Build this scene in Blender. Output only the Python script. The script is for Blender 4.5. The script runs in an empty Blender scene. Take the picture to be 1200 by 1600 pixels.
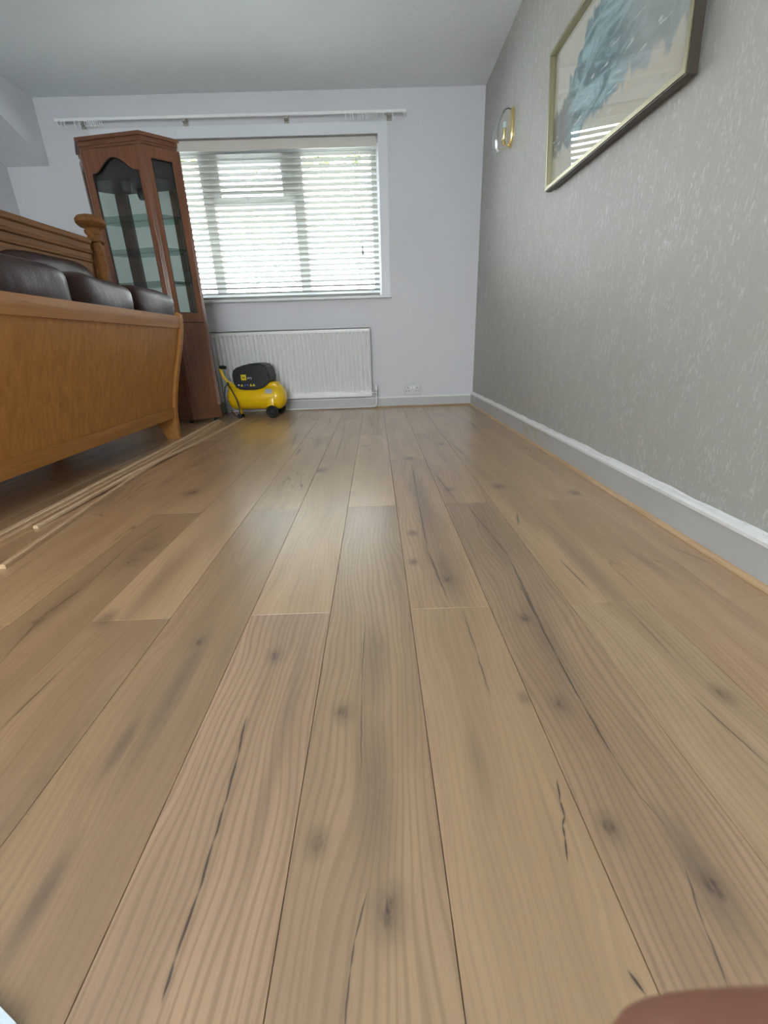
import bpy, bmesh, math, random
from mathutils import Vector, Matrix, noise as mnoise
random.seed(7)
S = bpy.context.scene
C = S.collection
PI = math.pi

# ------------------------------------------------------------------ camera
CAM_O = Vector((0.0, 0.0, 0.5743))
CAM_R = Vector((0.99934042, -0.02061271, -0.02989734))
CAM_U = Vector((0.03536646, 0.36555643, 0.93011704))
CAM_F = Vector((0.00824307, 0.93056091, -0.36604431))
cd = bpy.data.cameras.new('camera')
cam = bpy.data.objects.new('camera', cd); C.objects.link(cam)
m = Matrix((CAM_R, CAM_U, -CAM_F)).transposed().to_4x4(); m.translation = CAM_O
cam.matrix_world = m
cd.sensor_width = 36.0; cd.lens = 667.9 / 1600 * 36
cd.clip_start = 0.004; cd.clip_end = 200
cd.dof.use_dof = True; cd.dof.focus_distance = 2.2; cd.dof.aperture_fstop = 23.5
S.camera = cam

# ------------------------------------------------------------------ light and exposure
w = bpy.data.worlds.new('overcast sky'); S.world = w; w.use_nodes = True
nt = w.node_tree; bg = nt.nodes['Background']
tc = nt.nodes.new('ShaderNodeTexCoord'); sx = nt.nodes.new('ShaderNodeSeparateXYZ')
nt.links.new(tc.outputs['Generated'], sx.inputs[0])
rp = nt.nodes.new('ShaderNodeValToRGB'); nt.links.new(sx.outputs[2], rp.inputs[0])
rp.color_ramp.elements[0].position = 0.0; rp.color_ramp.elements[0].color = (0.95, 0.97, 1.0, 1)
rp.color_ramp.elements[1].position = 1.0; rp.color_ramp.elements[1].color = (0.82, 0.91, 1.0, 1)
nt.links.new(rp.outputs[0], bg.inputs[0]); bg.inputs[1].default_value = 11.5
S.view_settings.view_transform = 'Standard'; S.view_settings.look = 'None'
S.view_settings.gamma = 1; S.view_settings.use_curve_mapping = False
S.view_settings.exposure = 0.72

def portal(name, loc, rot, sx_, sy_):
    l = bpy.data.lights.new(name, 'AREA'); l.shape = 'RECTANGLE'; l.size = sx_; l.size_y = sy_
    l.cycles.is_portal = True
    o = bpy.data.objects.new(name, l); C.objects.link(o); o.location = loc; o.rotation_euler = rot
D, RX, H = 4.244, 0.928, 2.4
LX, YN = -2.885, -2.7
WX0, WX1, WZ0, WZ1 = -2.09, 0.082, 0.975, 2.12
portal('window_portal', ((WX0+WX1)/2, D+0.27, (WZ0+WZ1)/2), (-PI/2, 0, 0), WX1-WX0, WZ1-WZ0)
portal('fill_window_portal', (-0.8, YN-0.2, 1.3), (PI/2, 0, 0), 1.9, 1.7)  # portal for the added fill window behind the camera

# ------------------------------------------------------------------ helpers
def coll(o): C.objects.link(o); return o
def setp(o, label=None, cat=None, group=None, kind=None):
    if label: o['label'] = label
    if cat: o['category'] = cat
    if group: o['group'] = group
    if kind: o['kind'] = kind
    return o
def empty(name, loc, label, cat, rz=0, group=None):
    o = bpy.data.objects.new(name, None); o.empty_display_size = 0.05
    o.location = loc; o.rotation_euler = (0, 0, rz); coll(o)
    return setp(o, label, cat, group)
class MB:
    def __init__(s): s.bm = bmesh.new()
    def box(s, x0, x1, y0, y1, z0, z1, bev=0, seg=2, mat=None):
        r = bmesh.ops.create_cube(s.bm, size=1); vs = r['verts']
        for v in vs:
            v.co = Vector(((x0+x1)/2+v.co.x*(x1-x0), (y0+y1)/2+v.co.y*(y1-y0), (z0+z1)/2+v.co.z*(z1-z0)))
        if bev:
            es = list({e for v in vs for e in v.link_edges})
            g = bmesh.ops.bevel(s.bm, geom=es, offset=bev, segments=seg, profile=0.5, affect='EDGES')
            vs = list(set(g['verts']) | {v for v in vs if v.is_valid})
        if mat:
            for v in vs: v.co = mat @ v.co
        return s
    def prism(s, pts, f, d):
        """pts: closed 2D outline, f maps (a,b,t)->Vector, d: (t0,t1)"""
        A = [s.bm.verts.new(f(a, b, d[0])) for a, b in pts]; B = [s.bm.verts.new(f(a, b, d[1])) for a, b in pts]
        n = len(pts); s.bm.faces.new(A[::-1]); s.bm.faces.new(B)
        for i in range(n): s.bm.faces.new((A[i], A[(i+1) % n], B[(i+1) % n], B[i]))
        return s
    def ring(s, out, inn, f, d):
        n = len(out); L = []
        for t in d: L.append(([s.bm.verts.new(f(a, b, t)) for a, b in out], [s.bm.verts.new(f(a, b, t)) for a, b in inn]))
        for i in range(n):
            j = (i+1) % n
            (o0, i0), (o1, i1) = L
            s.bm.faces.new((o0[j], o0[i], i0[i], i0[j])); s.bm.faces.new((o1[i], o1[j], i1[j], i1[i]))
            s.bm.faces.new((o0[i], o0[j], o1[j], o1[i])); s.bm.faces.new((i0[j], i0[i], i1[i], i1[j]))
        return s
    def tube(s, pts, r, n=10, cap=True):
        pts = [Vector(p) for p in pts]; rs = r if isinstance(r, (list, tuple)) else [r]*len(pts)
        prev = None; rings = []
        for i, p in enumerate(pts):
            t = (pts[min(i+1, len(pts)-1)]-pts[max(i-1, 0)]).normalized()
            if prev is None:
                a = Vector((0, 0, 1)) if abs(t.z) < .9 else Vector((1, 0, 0)); u = t.cross(a).normalized()
            else:
                u = (prev - t*prev.dot(t)).normalized()
            v = t.cross(u); prev = u
            rings.append([s.bm.verts.new(p+(u*math.cos(k*2*PI/n)+v*math.sin(k*2*PI/n))*rs[i]) for k in range(n)])
        for a, b in zip(rings, rings[1:]):
            for k in range(n): s.bm.faces.new((a[k], a[(k+1) % n], b[(k+1) % n], b[k]))
        if cap: s.bm.faces.new(rings[0][::-1]); s.bm.faces.new(rings[-1])
        return s
    def lathe(s, prof, n=24, mat=None):
        """prof [(r,z)] about local z"""
        mat = mat or Matrix.Identity(4); rings = []
        for r, z in prof:
            if r < 1e-6: rings.append([s.bm.verts.new(mat @ Vector((0, 0, z)))])
            else: rings.append([s.bm.verts.new(mat @ Vector((r*math.cos(k*2*PI/n), r*math.sin(k*2*PI/n), z))) for k in range(n)])
        for a, b in zip(rings, rings[1:]):
            for k in range(n):
                j = (k+1) % n
                if len(a) == 1 and len(b) == 1: continue
                if len(a) == 1: s.bm.faces.new((a[0], b[j], b[k]))
                elif len(b) == 1: s.bm.faces.new((a[k], a[j], b[0]))
                else: s.bm.faces.new((a[k], a[j], b[j], b[k]))
        return s
    def grid(s, nu, nv, f):
        V = [[s.bm.verts.new(f(i/nu, j/nv)) for j in range(nv+1)] for i in range(nu+1)]
        for i in range(nu):
            for j in range(nv): s.bm.faces.new((V[i][j], V[i+1][j], V[i+1][j+1], V[i][j+1]))
        return s
    def build(s, name, mat, parent=None, smooth=False, kind=None, label=None):
        bmesh.ops.recalc_face_normals(s.bm, faces=s.bm.faces)
        me = bpy.data.meshes.new(name); s.bm.to_mesh(me); s.bm.free()
        me.materials.append(mat)
        if smooth:
            me.polygons.foreach_set('use_smooth', [True]*len(me.polygons))
            if smooth != 'full':
                try: me.set_sharp_from_angle(angle=math.radians(38))
                except Exception: pass
        o = bpy.data.objects.new(name, me); coll(o)
        if parent: o.parent = parent
        if kind: o['kind'] = kind
        if label: o['label'] = label
        return o
def Box(*a, **k): return MB().box(*a, **k)
def dup(o, parent=None, loc=None):
    c = o.copy(); coll(c); c.parent = parent
    if loc is not None: c.location = loc
    return c

# ------------------------------------------------------------------ materials
class G:
    def __init__(s, name):
        s.m = bpy.data.materials.new(name); s.m.use_nodes = True; s.t = s.m.node_tree
        s.b = s.t.nodes['Principled BSDF']
    def n(s, typ, ins=None, **pr):
        nd = s.t.nodes.new('ShaderNode'+typ)
        for k, v in pr.items(): setattr(nd, k, v)
        for k, v in (ins or {}).items(): s.put(nd.inputs[k], v)
        return nd
    def put(s, sock, v):
        if isinstance(v, bpy.types.NodeSocket): s.t.links.new(v, sock)
        elif isinstance(v, (tuple, list)) and len(v) == 3 and sock.type == 'RGBA': sock.default_value = (*v, 1)
        else: sock.default_value = v
    def math(s, op, a, b=0.0, c=None, clamp=False):
        nd = s.n('Math', operation=op, use_clamp=clamp); s.put(nd.inputs[0], a); s.put(nd.inputs[1], b)
        if c is not None: s.put(nd.inputs[2], c)
        return nd.outputs[0]
    def vec(s, op, a, b=None):
        nd = s.n('VectorMath', operation=op); s.put(nd.inputs[0], a)
        if b is not None: s.put(nd.inputs[1], b)
        return nd.outputs['Value'] if op == 'LENGTH' else nd.outputs[0]
    def noise(s, v, scale, detail=3, rough=.5, dist=0):
        return s.n('TexNoise', {'Vector': v, 'Scale': scale, 'Detail': detail, 'Roughness': rough, 'Distortion': dist}).outputs['Fac']
    def map(s, v, loc=(0, 0, 0), rot=(0, 0, 0), sc=(1, 1, 1), typ='POINT'):
        return s.n('Mapping', {'Vector': v, 'Location': loc, 'Rotation': rot, 'Scale': sc}, vector_type=typ).outputs[0]
    def mix(s, f, a, b, blend='MIX'):
        nd = s.t.nodes.new('ShaderNodeMix'); nd.data_type = 'RGBA'; nd.blend_type = blend
        s.put(nd.inputs[0], f); s.put(nd.inputs[6], a); s.put(nd.inputs[7], b); return nd.outputs[2]
    def rng(s, v, a, b, c=0.0, d=1.0):
        return s.n('MapRange', {'Value': v, 'From Min': a, 'From Max': b, 'To Min': c, 'To Max': d}, interpolation_type='SMOOTHSTEP').outputs[0]
    def pos(s): return s.n('NewGeometry').outputs['Position']
    def obj(s): return s.n('TexCoord').outputs['Object']
    def set(s, **k):
        names = dict(col='Base Color', rough='Roughness', metal='Metallic', spec='Specular IOR Level', coat='Coat Weight', coatr='Coat Roughness', normal='Normal', em='Emission Color', ems='Emission Strength', trans='Transmission Weight', ior='IOR', sheen='Sheen Weight', sss='Subsurface Weight')
        for a, v in k.items(): s.put(s.b.inputs[names[a]], v)
        return s
    def bump(s, h, strength=.3, dist=.002):
        return s.n('Bump', {'Height': h, 'Strength': strength, 'Distance': dist}).outputs[0]
def plain(name, col, rough=.5, metal=0, **k): return G(name).set(col=col, rough=rough, metal=metal, **k).m

def plaster(name, col, bscale=60, bstr=.12, var=.05, rough=.75):
    g = G(name); p = g.pos(); n1 = g.noise(p, 2.2, 3); n2 = g.noise(p, bscale, 4, .6)
    dark = tuple(c*(1-var) for c in col)
    g.set(col=g.mix(n1, dark, col), rough=rough, normal=g.bump(n2, bstr, .004)); return g.m
m_ceiling = plaster('textured white ceiling', (.89, .94, .97), 28, .55, .04)
m_farwall = plaster('pale grey emulsion wall', (.71, .71, .74), 50, .12, .04)
m_white = plain('white gloss paint', (.80, .81, .83), .35)
m_upvc = plain('white window plastic', (.82, .83, .84), .3)
m_trim = plain('white painted trim', (.78, .80, .84), .4)

def wallpaper():
    g = G('embossed fleck wallpaper'); p = g.pos()
    q = g.map(p, sc=(1, 1.0, .38))
    fl = g.noise(q, 135, 3, .6, .4); cl = g.noise(q, 24, 3, .6, .3); fine = g.noise(g.map(p, sc=(1, 1, .25)), 260, 2)
    f = g.math('MULTIPLY', g.rng(fl, .48, .66), g.rng(cl, .36, .60))
    base = g.mix(g.noise(p, 1.3, 2), (.41, .405, .37), (.485, .48, .45))
    col = g.mix(g.math('MULTIPLY', f, .44), base, (.72, .71, .68))
    h = g.math('ADD', g.math('MULTIPLY', f, 1.0), g.math('MULTIPLY', fine, .3))
    g.set(col=col, rough=g.math('SUBTRACT', .55, g.math('MULTIPLY', f, .2)), normal=g.bump(h, .28, .002), spec=.5); return g.m
m_paper = wallpaper()
def skirt_mat():
    g = G('chipped white skirting paint'); p = g.pos()
    z = g.n('SeparateXYZ', {0: p}); y = z.outputs[1]
    worn = g.math('MULTIPLY', g.rng(g.noise(g.map(p, sc=(1, 1, 4)), 9, 5, .7), .50, .60), g.math('MULTIPLY', g.rng(y, 2.15, 2.35), g.rng(y, 2.85, 2.65)))
    col = g.mix(g.noise(p, 5, 3), (.49, .485, .475), (.57, .565, .555)); col = g.mix(worn, col, (.50, .44, .35))
    g.set(col=col, rough=.35, normal=g.bump(g.noise(p, 14, 3), .15, .004)); return g.m
m_skirt = skirt_mat()
def drip_mat():
    g = G('thick white overpaint'); p = g.pos()
    g.set(col=g.mix(g.noise(p, 30, 3), (.80, .80, .80), (.93, .93, .92)), rough=.4, normal=g.bump(g.noise(p, 25, 4), .5, .004)); return g.m
m_drip = drip_mat()

def wood(name, c1, c2, axis='z', rough=.35, freq=55, coat=.2, bump=.1, dark=None, world=False):
    g = G(name); p = g.pos() if world else g.obj()
    sc = {'x': (.06, 1, 1), 'y': (1, .06, 1), 'z': (1, 1, .06)}[axis]
    r = g.n('ObjectInfo').outputs['Random']
    q = g.map(p, loc=(3, 7, 1), sc=sc); q = g.vec('ADD', q, g.n('CombineXYZ', {0: g.math('MULTIPLY', r, 9), 1: g.math('MULTIPLY', r, 5)}).outputs[0])
    a = g.noise(q, freq, 4, .6, .4); b = g.noise(q, freq*3.5, 3, .6); d = g.noise(p, 2.5, 2)
    col = g.mix(g.rng(a, .3, .7), c1, c2)
    col = g.mix(g.math('MULTIPLY', g.rng(b, .55, .75), .45), col, dark or tuple(c*.5 for c in c1))
    col = g.mix(g.math('MULTIPLY', d, .25), col, c1)
    g.set(col=col, rough=rough, coat=coat, coatr=.15, normal=g.bump(b, bump, .001)); return g.m
m_oak = wood('orange oak veneer', (.40, .165, .032), (.54, .245, .055), 'z', .45, 40, .05)
m_oakrail = wood('orange oak rail', (.40, .165, .035), (.50, .225, .055), 'y', .4, 40, .1)
m_oakpale = wood('honey oak rail', (.17, .070, .020), (.25, .11, .033), 'y', .7, 40, 0)
m_oakpale.node_tree.nodes['Principled BSDF'].inputs['Specular IOR Level'].default_value = .2
m_mahog = wood('red brown cabinet wood', (.16, .058, .027), (.23, .088, .042), 'z', .32, 45, .3)
m_mahogx = wood('red brown cabinet moulding', (.15, .058, .027), (.21, .083, .04), 'x', .32, 45, .3)
m_beadw = wood('oak beading', (.54, .345, .19), (.68, .47, .28), 'y', .45, 60, 0, world=True)
m_bead2 = wood('light oak strip', (.62, .43, .25), (.76, .56, .36), 'y', .45, 60, 0, world=True)
m_dark = plain('dark cabinet interior', (.016, .014, .014), .35)
def glassm(name, tint=(1, 1, 1), refl=.5, rough=0.0):
    g = G(name); t = g.t; out = t.nodes['Material Output']
    tr = t.nodes.new('ShaderNodeBsdfTransparent'); tr.inputs[0].default_value = (*tint, 1)
    gl = t.nodes.new('ShaderNodeBsdfGlossy'); gl.inputs['Roughness'].default_value = rough
    lw = t.nodes.new('ShaderNodeLayerWeight'); lw.inputs[0].default_value = .5      # thin pane: Schlick reflection, the same from both sides
    mx = t.nodes.new('ShaderNodeMixShader'); f = g.math('MULTIPLY', g.math('MULTIPLY_ADD', g.math('POWER', lw.outputs['Facing'], 5.0), .96, .04), refl, clamp=True)
    t.links.new(f, mx.inputs[0]); t.links.new(tr.outputs[0], mx.inputs[1]); t.links.new(gl.outputs[0], mx.inputs[2])
    t.links.new(mx.outputs[0], out.inputs[0]); t.nodes.remove(g.b); return g.m
m_glass = glassm('window glass', (.97, .99, .98), .6)
m_cabglass = glassm('cabinet glass', (.94, .97, .955), 1.0)
m_shelf = glassm('shelf glass', (.72, .88, .82), 1.0)
m_lampglass = glassm('lamp glass', (.93, .95, .95), 2.0, .03)
m_mirror = plain('mirror', (.84, .90, .87), .02, 1)
m_leather = None
def leather():
    g = G('dark brown leather'); p = g.obj()
    v = g.n('TexVoronoi', {'Vector': p, 'Scale': 260}).outputs['Distance']; n = g.noise(p, 7, 4, .6)
    g.set(col=g.mix(n, (.026, .010, .008), (.050, .022, .018)), rough=g.rng(n, .3, .7, .38, .52), spec=.28,
          normal=g.bump(g.math('ADD', g.math('MULTIPLY', v, .12), g.noise(g.map(p, sc=(1, 1, .5)), 9, 3)), .35, .012)); return g.m
m_leather = leather()
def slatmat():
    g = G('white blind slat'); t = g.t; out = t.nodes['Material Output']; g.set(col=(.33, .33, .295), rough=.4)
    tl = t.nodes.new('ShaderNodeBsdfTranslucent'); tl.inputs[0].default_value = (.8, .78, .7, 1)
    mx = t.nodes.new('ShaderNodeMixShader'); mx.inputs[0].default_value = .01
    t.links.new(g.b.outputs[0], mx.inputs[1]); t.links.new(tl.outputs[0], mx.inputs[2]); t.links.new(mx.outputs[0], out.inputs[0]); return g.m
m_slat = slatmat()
m_cord = plain('white cord', (.75, .75, .72), .8)
m_yellow = plain('yellow enamel', (.90, .56, .004), .28, coat=.4)
m_black = plain('black plastic', (.013, .016, .018), .45)
m_rubber = plain('black rubber', (.010, .010, .011), .7)
m_steel = plain('dull metal', (.45, .45, .45), .35, 1)
m_brass = plain('polished brass', (.90, .74, .40), .18, 1)
m_gold = plain('pale gold frame face', (.36, .33, .22), .35, .6)
m_frameside = plain('dark bronze frame edge', (.075, .062, .048), .4, .3)
m_grey = plain('grey sticker', (.45, .48, .50), .5)
m_red = plain('red cable marking', (.25, .02, .015), .5)
m_hole = plain('dark socket hole', (.03, .03, .03), .6)
m_whprint = plain('white print', (.6, .62, .62), .6)
m_yprint = plain('yellow print', (.75, .6, .01), .6)
m_bprint = plain('blue print', (.06, .07, .35), .6)
m_nail = plain('fingernail', (.75, .48, .42), .35)

# ---- laminate planks: fine grain everywhere, knots and cracks at their own places
X0, PW, PL = -0.1235, 0.1845, 1.37
cracks = [
 ([(-0.236,0.54),(-0.229,0.473),(-0.225,0.396),(-0.2235,0.352),(-0.222,0.298),(-0.224,0.241),(-0.224,0.214)], .0021, .95),
 ([(-0.043,0.789),(-0.045,0.592),(-0.041,0.434)], .0014, .7),
 ([(0.18,0.811),(0.181,0.682),(0.179,0.574)], .0018, .6),
 ([(0.344,0.939),(0.337,0.777),(0.332,0.664),(0.329,0.545),(0.329,0.446)], .0020, .9),
 ([(0.329,0.446),(0.334,0.39),(0.344,0.349)], .0012, .5),
 ([(0.233,0.413),(0.2255,0.385),(0.224,0.365),(0.2165,0.354),(0.214,0.34),(0.206,0.315)], .0013, 1.0),
 ([(-0.031,0.29),(-0.043,0.25),(-0.046,0.229),(-0.049,0.185)], .0013, .8),
 ([(0.337,0.3),(0.321,0.248),(0.312,0.204)], .0014, .7),
 ([(0.522,0.542),(0.539,0.424)], .0018, .7), ([(0.553,0.787),(0.55,0.651)], .0016, .6),
 ([(-0.641,0.539),(-0.635,0.678)], .0020, .7), ([(-0.777,0.707),(-0.807,0.868),(-0.788,1.002),(-0.807,1.244),(-0.773,1.453)], .0028, .6),
 ([(0.166,2.054),(0.150,1.6),(0.136,1.136),(0.152,0.892)], .0034, .75), ([(0.263,1.929),(0.291,1.57)], .0045, .6),
 ([(0.326,1.495),(0.35,1.22),(0.360,1.078),(0.335,0.722)], .0030, .7), ([(0.495,1.048),(0.504,0.897)], .0028, .6),
 ([(0.483,1.396),(0.458,1.3)], .003, .7), ([(0.44,2.609),(0.471,2.246)], .005, .5),
 ([(-0.262,3.55),(-0.236,2.9),(-0.234,2.302)], .0045, .5), ([(-0.062,3.727),(-0.032,3.074)], .006, .4),
 ([(-0.397,3.728),(-0.381,3.35)], .006, .5), ([(0.701,3.402),(0.707,2.941)], .006, .5), ([(0.842,1.1),(0.881,1.0)], .003, .5),
 ([(-0.58,3.1),(-0.53,2.58)], .006, .4), ([(0.225,0.218),(0.231,0.203)], .002, 1.0),
]
knots = [(-0.074,0.547,.0129),(-0.094,0.346,.0105),(-0.008,0.276,.017),(-0.221,0.695,.0129),(0.292,0.547,.0138),(0.274,0.35,.011),(0.355,0.284,.0158),(-0.389,0.748,.0138),(0.574,0.554,.0127),(0.169,0.967,.0198),(0.102,1.264,.0124),(0.088,1.068,.0108),(-0.736,1.135,.02),(-0.729,1.228,.026),(-0.646,0.845,.0184),(-0.803,0.848,.0155),(0.314,0.79,.017),(0.349,0.32,.0071),(0.237,0.563,.008),(-0.292,2.054,.0257),(0.166,2.233,.0237),(0.285,1.69,.017),(0.504,1.708,.021),(0.78,1.595,.0195),(-0.811,1.767,.0288),(0.376,2.546,.0189)]
# broad soft darkenings: x, y, half width, half length, strength
smears = [(-0.385,0.62,.020,.22,.55),(-0.40,0.30,.014,.07,.9),(-0.419,0.50,.012,.07,.8),(-0.02,0.40,.030,.16,.45),(-0.02,0.68,.03,.14,.4),(0.352,0.30,.022,.08,.7),(0.17,1.0,.025,.16,.55),(0.33,0.72,.03,.20,.45),(0.345,1.2,.028,.3,.45),(-0.60,1.0,.03,.25,.4),(-0.75,1.2,.035,.2,.5),(-0.80,0.9,.03,.25,.4),(0.16,1.5,.03,.5,.4),(0.55,1.0,.03,.3,.35),(0.13,0.45,.016,.09,.35),(-0.17,0.50,.012,.3,.3),(0.70,1.1,.04,.3,.35),(-0.5,0.45,.03,.2,.35),(-0.72,0.5,.03,.2,.35)]
def plank_mat(name, cx=None, y0=None, y1=None, c1=(.40, .29, .185), c2=(.30, .21, .13), lines=.35, seed=0.0, rough=.30):
    k = 1.28 if y0 is None or y0 > .7 else .98; c1 = (c1[0]*1.09*k, c1[1]*.925*k, c1[2]*.76*k); c2 = (c2[0]*1.09*k, c2[1]*.925*k, c2[2]*.76*k)  # near planks darker than the rest: light falloff painted into the colour
    g = G(name); p = g.pos(); r = g.n('ObjectInfo').outputs['Random']
    off = g.n('CombineXYZ', {0: g.math('MULTIPLY_ADD', r, 17, seed), 1: g.math('MULTIPLY', r, 31), 2: 0.0}).outputs[0]
    q0 = g.vec('ADD', p, off)
    warp = g.noise(g.map(q0, sc=(1, .30, 1)), 6, 2)
    wv = g.n('CombineXYZ', {0: g.math('MULTIPLY', g.math('SUBTRACT', warp, .5), .10)}).outputs[0]
    q = g.vec('ADD', q0, wv)
    tone = g.noise(g.map(q, sc=(1, .10, 1)), 13, 3, .55)
    fine = g.noise(g.map(q, sc=(1, .022, 1)), 150, 2, .6)
    pore = g.noise(g.map(q, sc=(1, .045, 1)), 520, 2, .6)
    wav = g.n('TexWave', {'Vector': g.map(q, sc=(1, .05, 1)), 'Scale': 26, 'Distortion': 5.5, 'Detail': 2, 'Detail Scale': 1.4}, wave_type='BANDS', bands_direction='X').outputs['Fac']
    col = g.mix(g.rng(tone, .32, .68), c2, c1)
    col = g.mix(g.math('MULTIPLY', g.rng(wav, .50, 1.0), lines*g_lines), col, tuple(v*.62 for v in c2))
    col = g.mix(g.math('MULTIPLY', g.rng(fine, .48, .75), .26), col, tuple(v*.60 for v in c2))
    col = g.mix(g.math('MULTIPLY', g.rng(pore, .56, .78), .26), col, tuple(v*.5 for v in c2))
    wn = g.noise(p, 28, 2); pw = g.vec('ADD', p, g.n('CombineXYZ', {0: g.math('MULTIPLY', g.math('SUBTRACT', wn, .5), .0045)}).outputs[0])
    mott = g.noise(g.map(p, sc=(1, .35, 1)), 75, 3, .65)
    sharp = None; soft = None
    def acc(old, new): return new if old is None else g.math('MAXIMUM', old, new)
    def inside(x, y, mx=.015): return cx is not None and cx-mx < x < cx+PW+mx and y0-.05 < y < y1+.05
    if cx is not None:
        for pts, wd, st in cracks:
            mid = pts[len(pts)//2]
            if not inside(*mid, 0): continue
            for (xa, ya), (xb, yb) in zip(pts, pts[1:]):
                L = math.hypot(xb-xa, yb-ya); a = math.atan2(yb-ya, xb-xa)
                mp = g.map(pw, loc=((xa+xb)/2, (ya+yb)/2, 0), rot=(0, 0, a), sc=(L*.72, wd*3.4, 1), typ='TEXTURE')
                soft = acc(soft, g.math('MULTIPLY', g.rng(g.vec('LENGTH', mp), 1.1, 0), .55*st))
                sh = g.vec('LENGTH', g.vec('MULTIPLY', mp, (1, 3.2, 1)))
                sharp = acc(sharp, g.math('MULTIPLY', g.rng(sh, 1.05, .35), st))
        for x, y, s_ in knots:
            if not inside(x, y, 0): continue
            mp = g.map(pw, loc=(x, y, 0), sc=(s_, s_*1.35, 1), typ='TEXTURE'); l = g.vec('LENGTH', mp)
            soft = acc(soft, g.math('MULTIPLY', g.rng(l, 2.3, 0), .75))
            sharp = acc(sharp, g.math('MULTIPLY', g.rng(l, 1.0, .15), g.rng(mott, .40, .70)))
            ring = g.math('SINE', g.math('MULTIPLY_ADD', l, 9.0, g.math('MULTIPLY', mott, 7.0)))
            sharp = acc(sharp, g.math('MULTIPLY', g.rng(ring, .3, 1.0), g.math('MULTIPLY', g.rng(l, 1.35, .5), .16)))
        for x, y, hw, hl, st in smears:
            if not inside(x, y, 0): continue
            mp = g.map(pw, loc=(x, y, 0), sc=(hw*1.4, hl*1.3, 1), typ='TEXTURE')
            soft = acc(soft, g.math('MULTIPLY', g.rng(g.vec('LENGTH', mp), 1.0, .0), min(1, st*1.45)))
    else:
        st = g.noise(g.map(q, sc=(1, .16, 1)), 9, 2, .5)
        soft = g.math('MULTIPLY', g.rng(st, .60, .72), .6)
        vv = g.noise(g.map(q, sc=(1, .10, 1)), 24, 1); band = g.rng(g.math('ABSOLUTE', g.math('SUBTRACT', vv, .5)), .018, .004)
        sharp = g.math('MULTIPLY', band, g.math('MULTIPLY', g.rng(g.noise(g.map(q0, sc=(1, .5, 1)), 3.2, 1), .54, .66), .75))
    sm = g.math('MULTIPLY', soft if soft is not None else 0.0, g.rng(mott, .2, .7, .75, 1.0))
    col = g.mix(sm, col, (.205, .130, .082))
    if sharp is not None: col = g.mix(sharp, col, (.062, .034, .020))
    hgt = g.math('MULTIPLY', g.math('ADD', fine, pore), -1)
    g.set(col=col, rough=g.math('ADD', rough, g.math('MULTIPLY', fine, .08)), spec=.6, ior=1.7, coat=.8, coatr=.26, normal=g.bump(hgt, .012, .0005)); return g.m
g_lines = .6

# ------------------------------------------------------------------ structure
fl = Box(LX-.1, RX+.1, YN-.1, D+.1, -.12, -.008).build('floor', plain('dark underlay', (.09, .06, .04), .8), kind='structure')
setp(fl, 'oak effect laminate floor of long planks running to the window')
Box(LX-.15, RX+.15, YN-.15, D+.15, H, H+.1).build('ceiling', m_ceiling, kind='structure')
Box(RX, RX+.12, YN-.1, D+.3, -.1, H).build('wall_right', m_paper, kind='structure')
Box(LX-.12, LX, YN-.1, D+.3, -.1, H).build('wall_left', m_farwall, kind='structure')
def holed(name, yA, yB, hx0, hx1, hz0, hz1, mat):
    o = [(LX-.1, -.1), (RX+.1, -.1), (RX+.1, H), (LX-.1, H)]; i = [(hx0, hz0), (hx1, hz0), (hx1, hz1), (hx0, hz1)]
    return MB().ring(o, i, lambda a, b, t: Vector((a, t, b)), (yA, yB)).build(name, mat, kind='structure')
holed('wall_far', D, D+.26, WX0, WX1, WZ0-.012, WZ1, m_farwall)
holed('wall_near', YN-.2, YN, -1.75, 0.15, .45, 2.15, m_farwall)
# arched bulkhead along the left side
arc = []
ya, yb, zs, zc = D, 1.2, 1.972, 2.34
for k in range(25):
    t = k/24; y = ya+(yb-ya)*t
    arc.append((y, zs+(zc-zs)*(1-(abs(2*t-1))**1.9)))
pts = [(D+.005, zs)]+arc[1:]+[(yb-.001, -0.005), (YN, -0.005), (YN, H), (D+.005, H)]
MB().prism(pts, lambda a, b, t: Vector((t, a, b)), (LX, -2.545)).build('trim_1', plaster('white painted bulkhead', (.74, .76, .80), 40, .2, .03), kind='structure', label='white painted arched bulkhead along the left side of the room')

# planks
pc = [((.43,.325,.215),(.355,.265,.17)), ((.415,.31,.20),(.34,.25,.16)), ((.44,.335,.225),(.36,.27,.175)), ((.41,.305,.195),(.33,.24,.152))]
gen = [plank_mat('laminate plank %s' % s, None, c1=a, c2=b, lines=l, seed=i*3.1) for i, (s, (a, b), l) in enumerate(zip(('honey', 'brown', 'pale', 'warm'), pc, (.3, .25, .2, .35)))]
special = {}
def plank_mesh(L, wd=PW, mat=None):
    b = .0009
    mb = MB(); bm = mb.bm
    def rect(i, z): return [bm.verts.new(v) for v in ((i, i, z), (wd-i, i, z), (wd-i, L-i, z), (i, L-i, z))]
    A = rect(.0004, -.008); B = rect(.0004, -b*.8); T = rect(b, 0.0)
    bm.faces.new(T)
    for P, Q in ((A, B), (B, T)):
        for k in range(4): bm.faces.new((P[k], P[(k+1) % 4], Q[(k+1) % 4], Q[k]))
    me = bpy.data.meshes.new('plank'); bmesh.ops.recalc_face_normals(bm, faces=bm.faces); bm.to_mesh(me); bm.free(); me.materials.append(mat); return me
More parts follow.
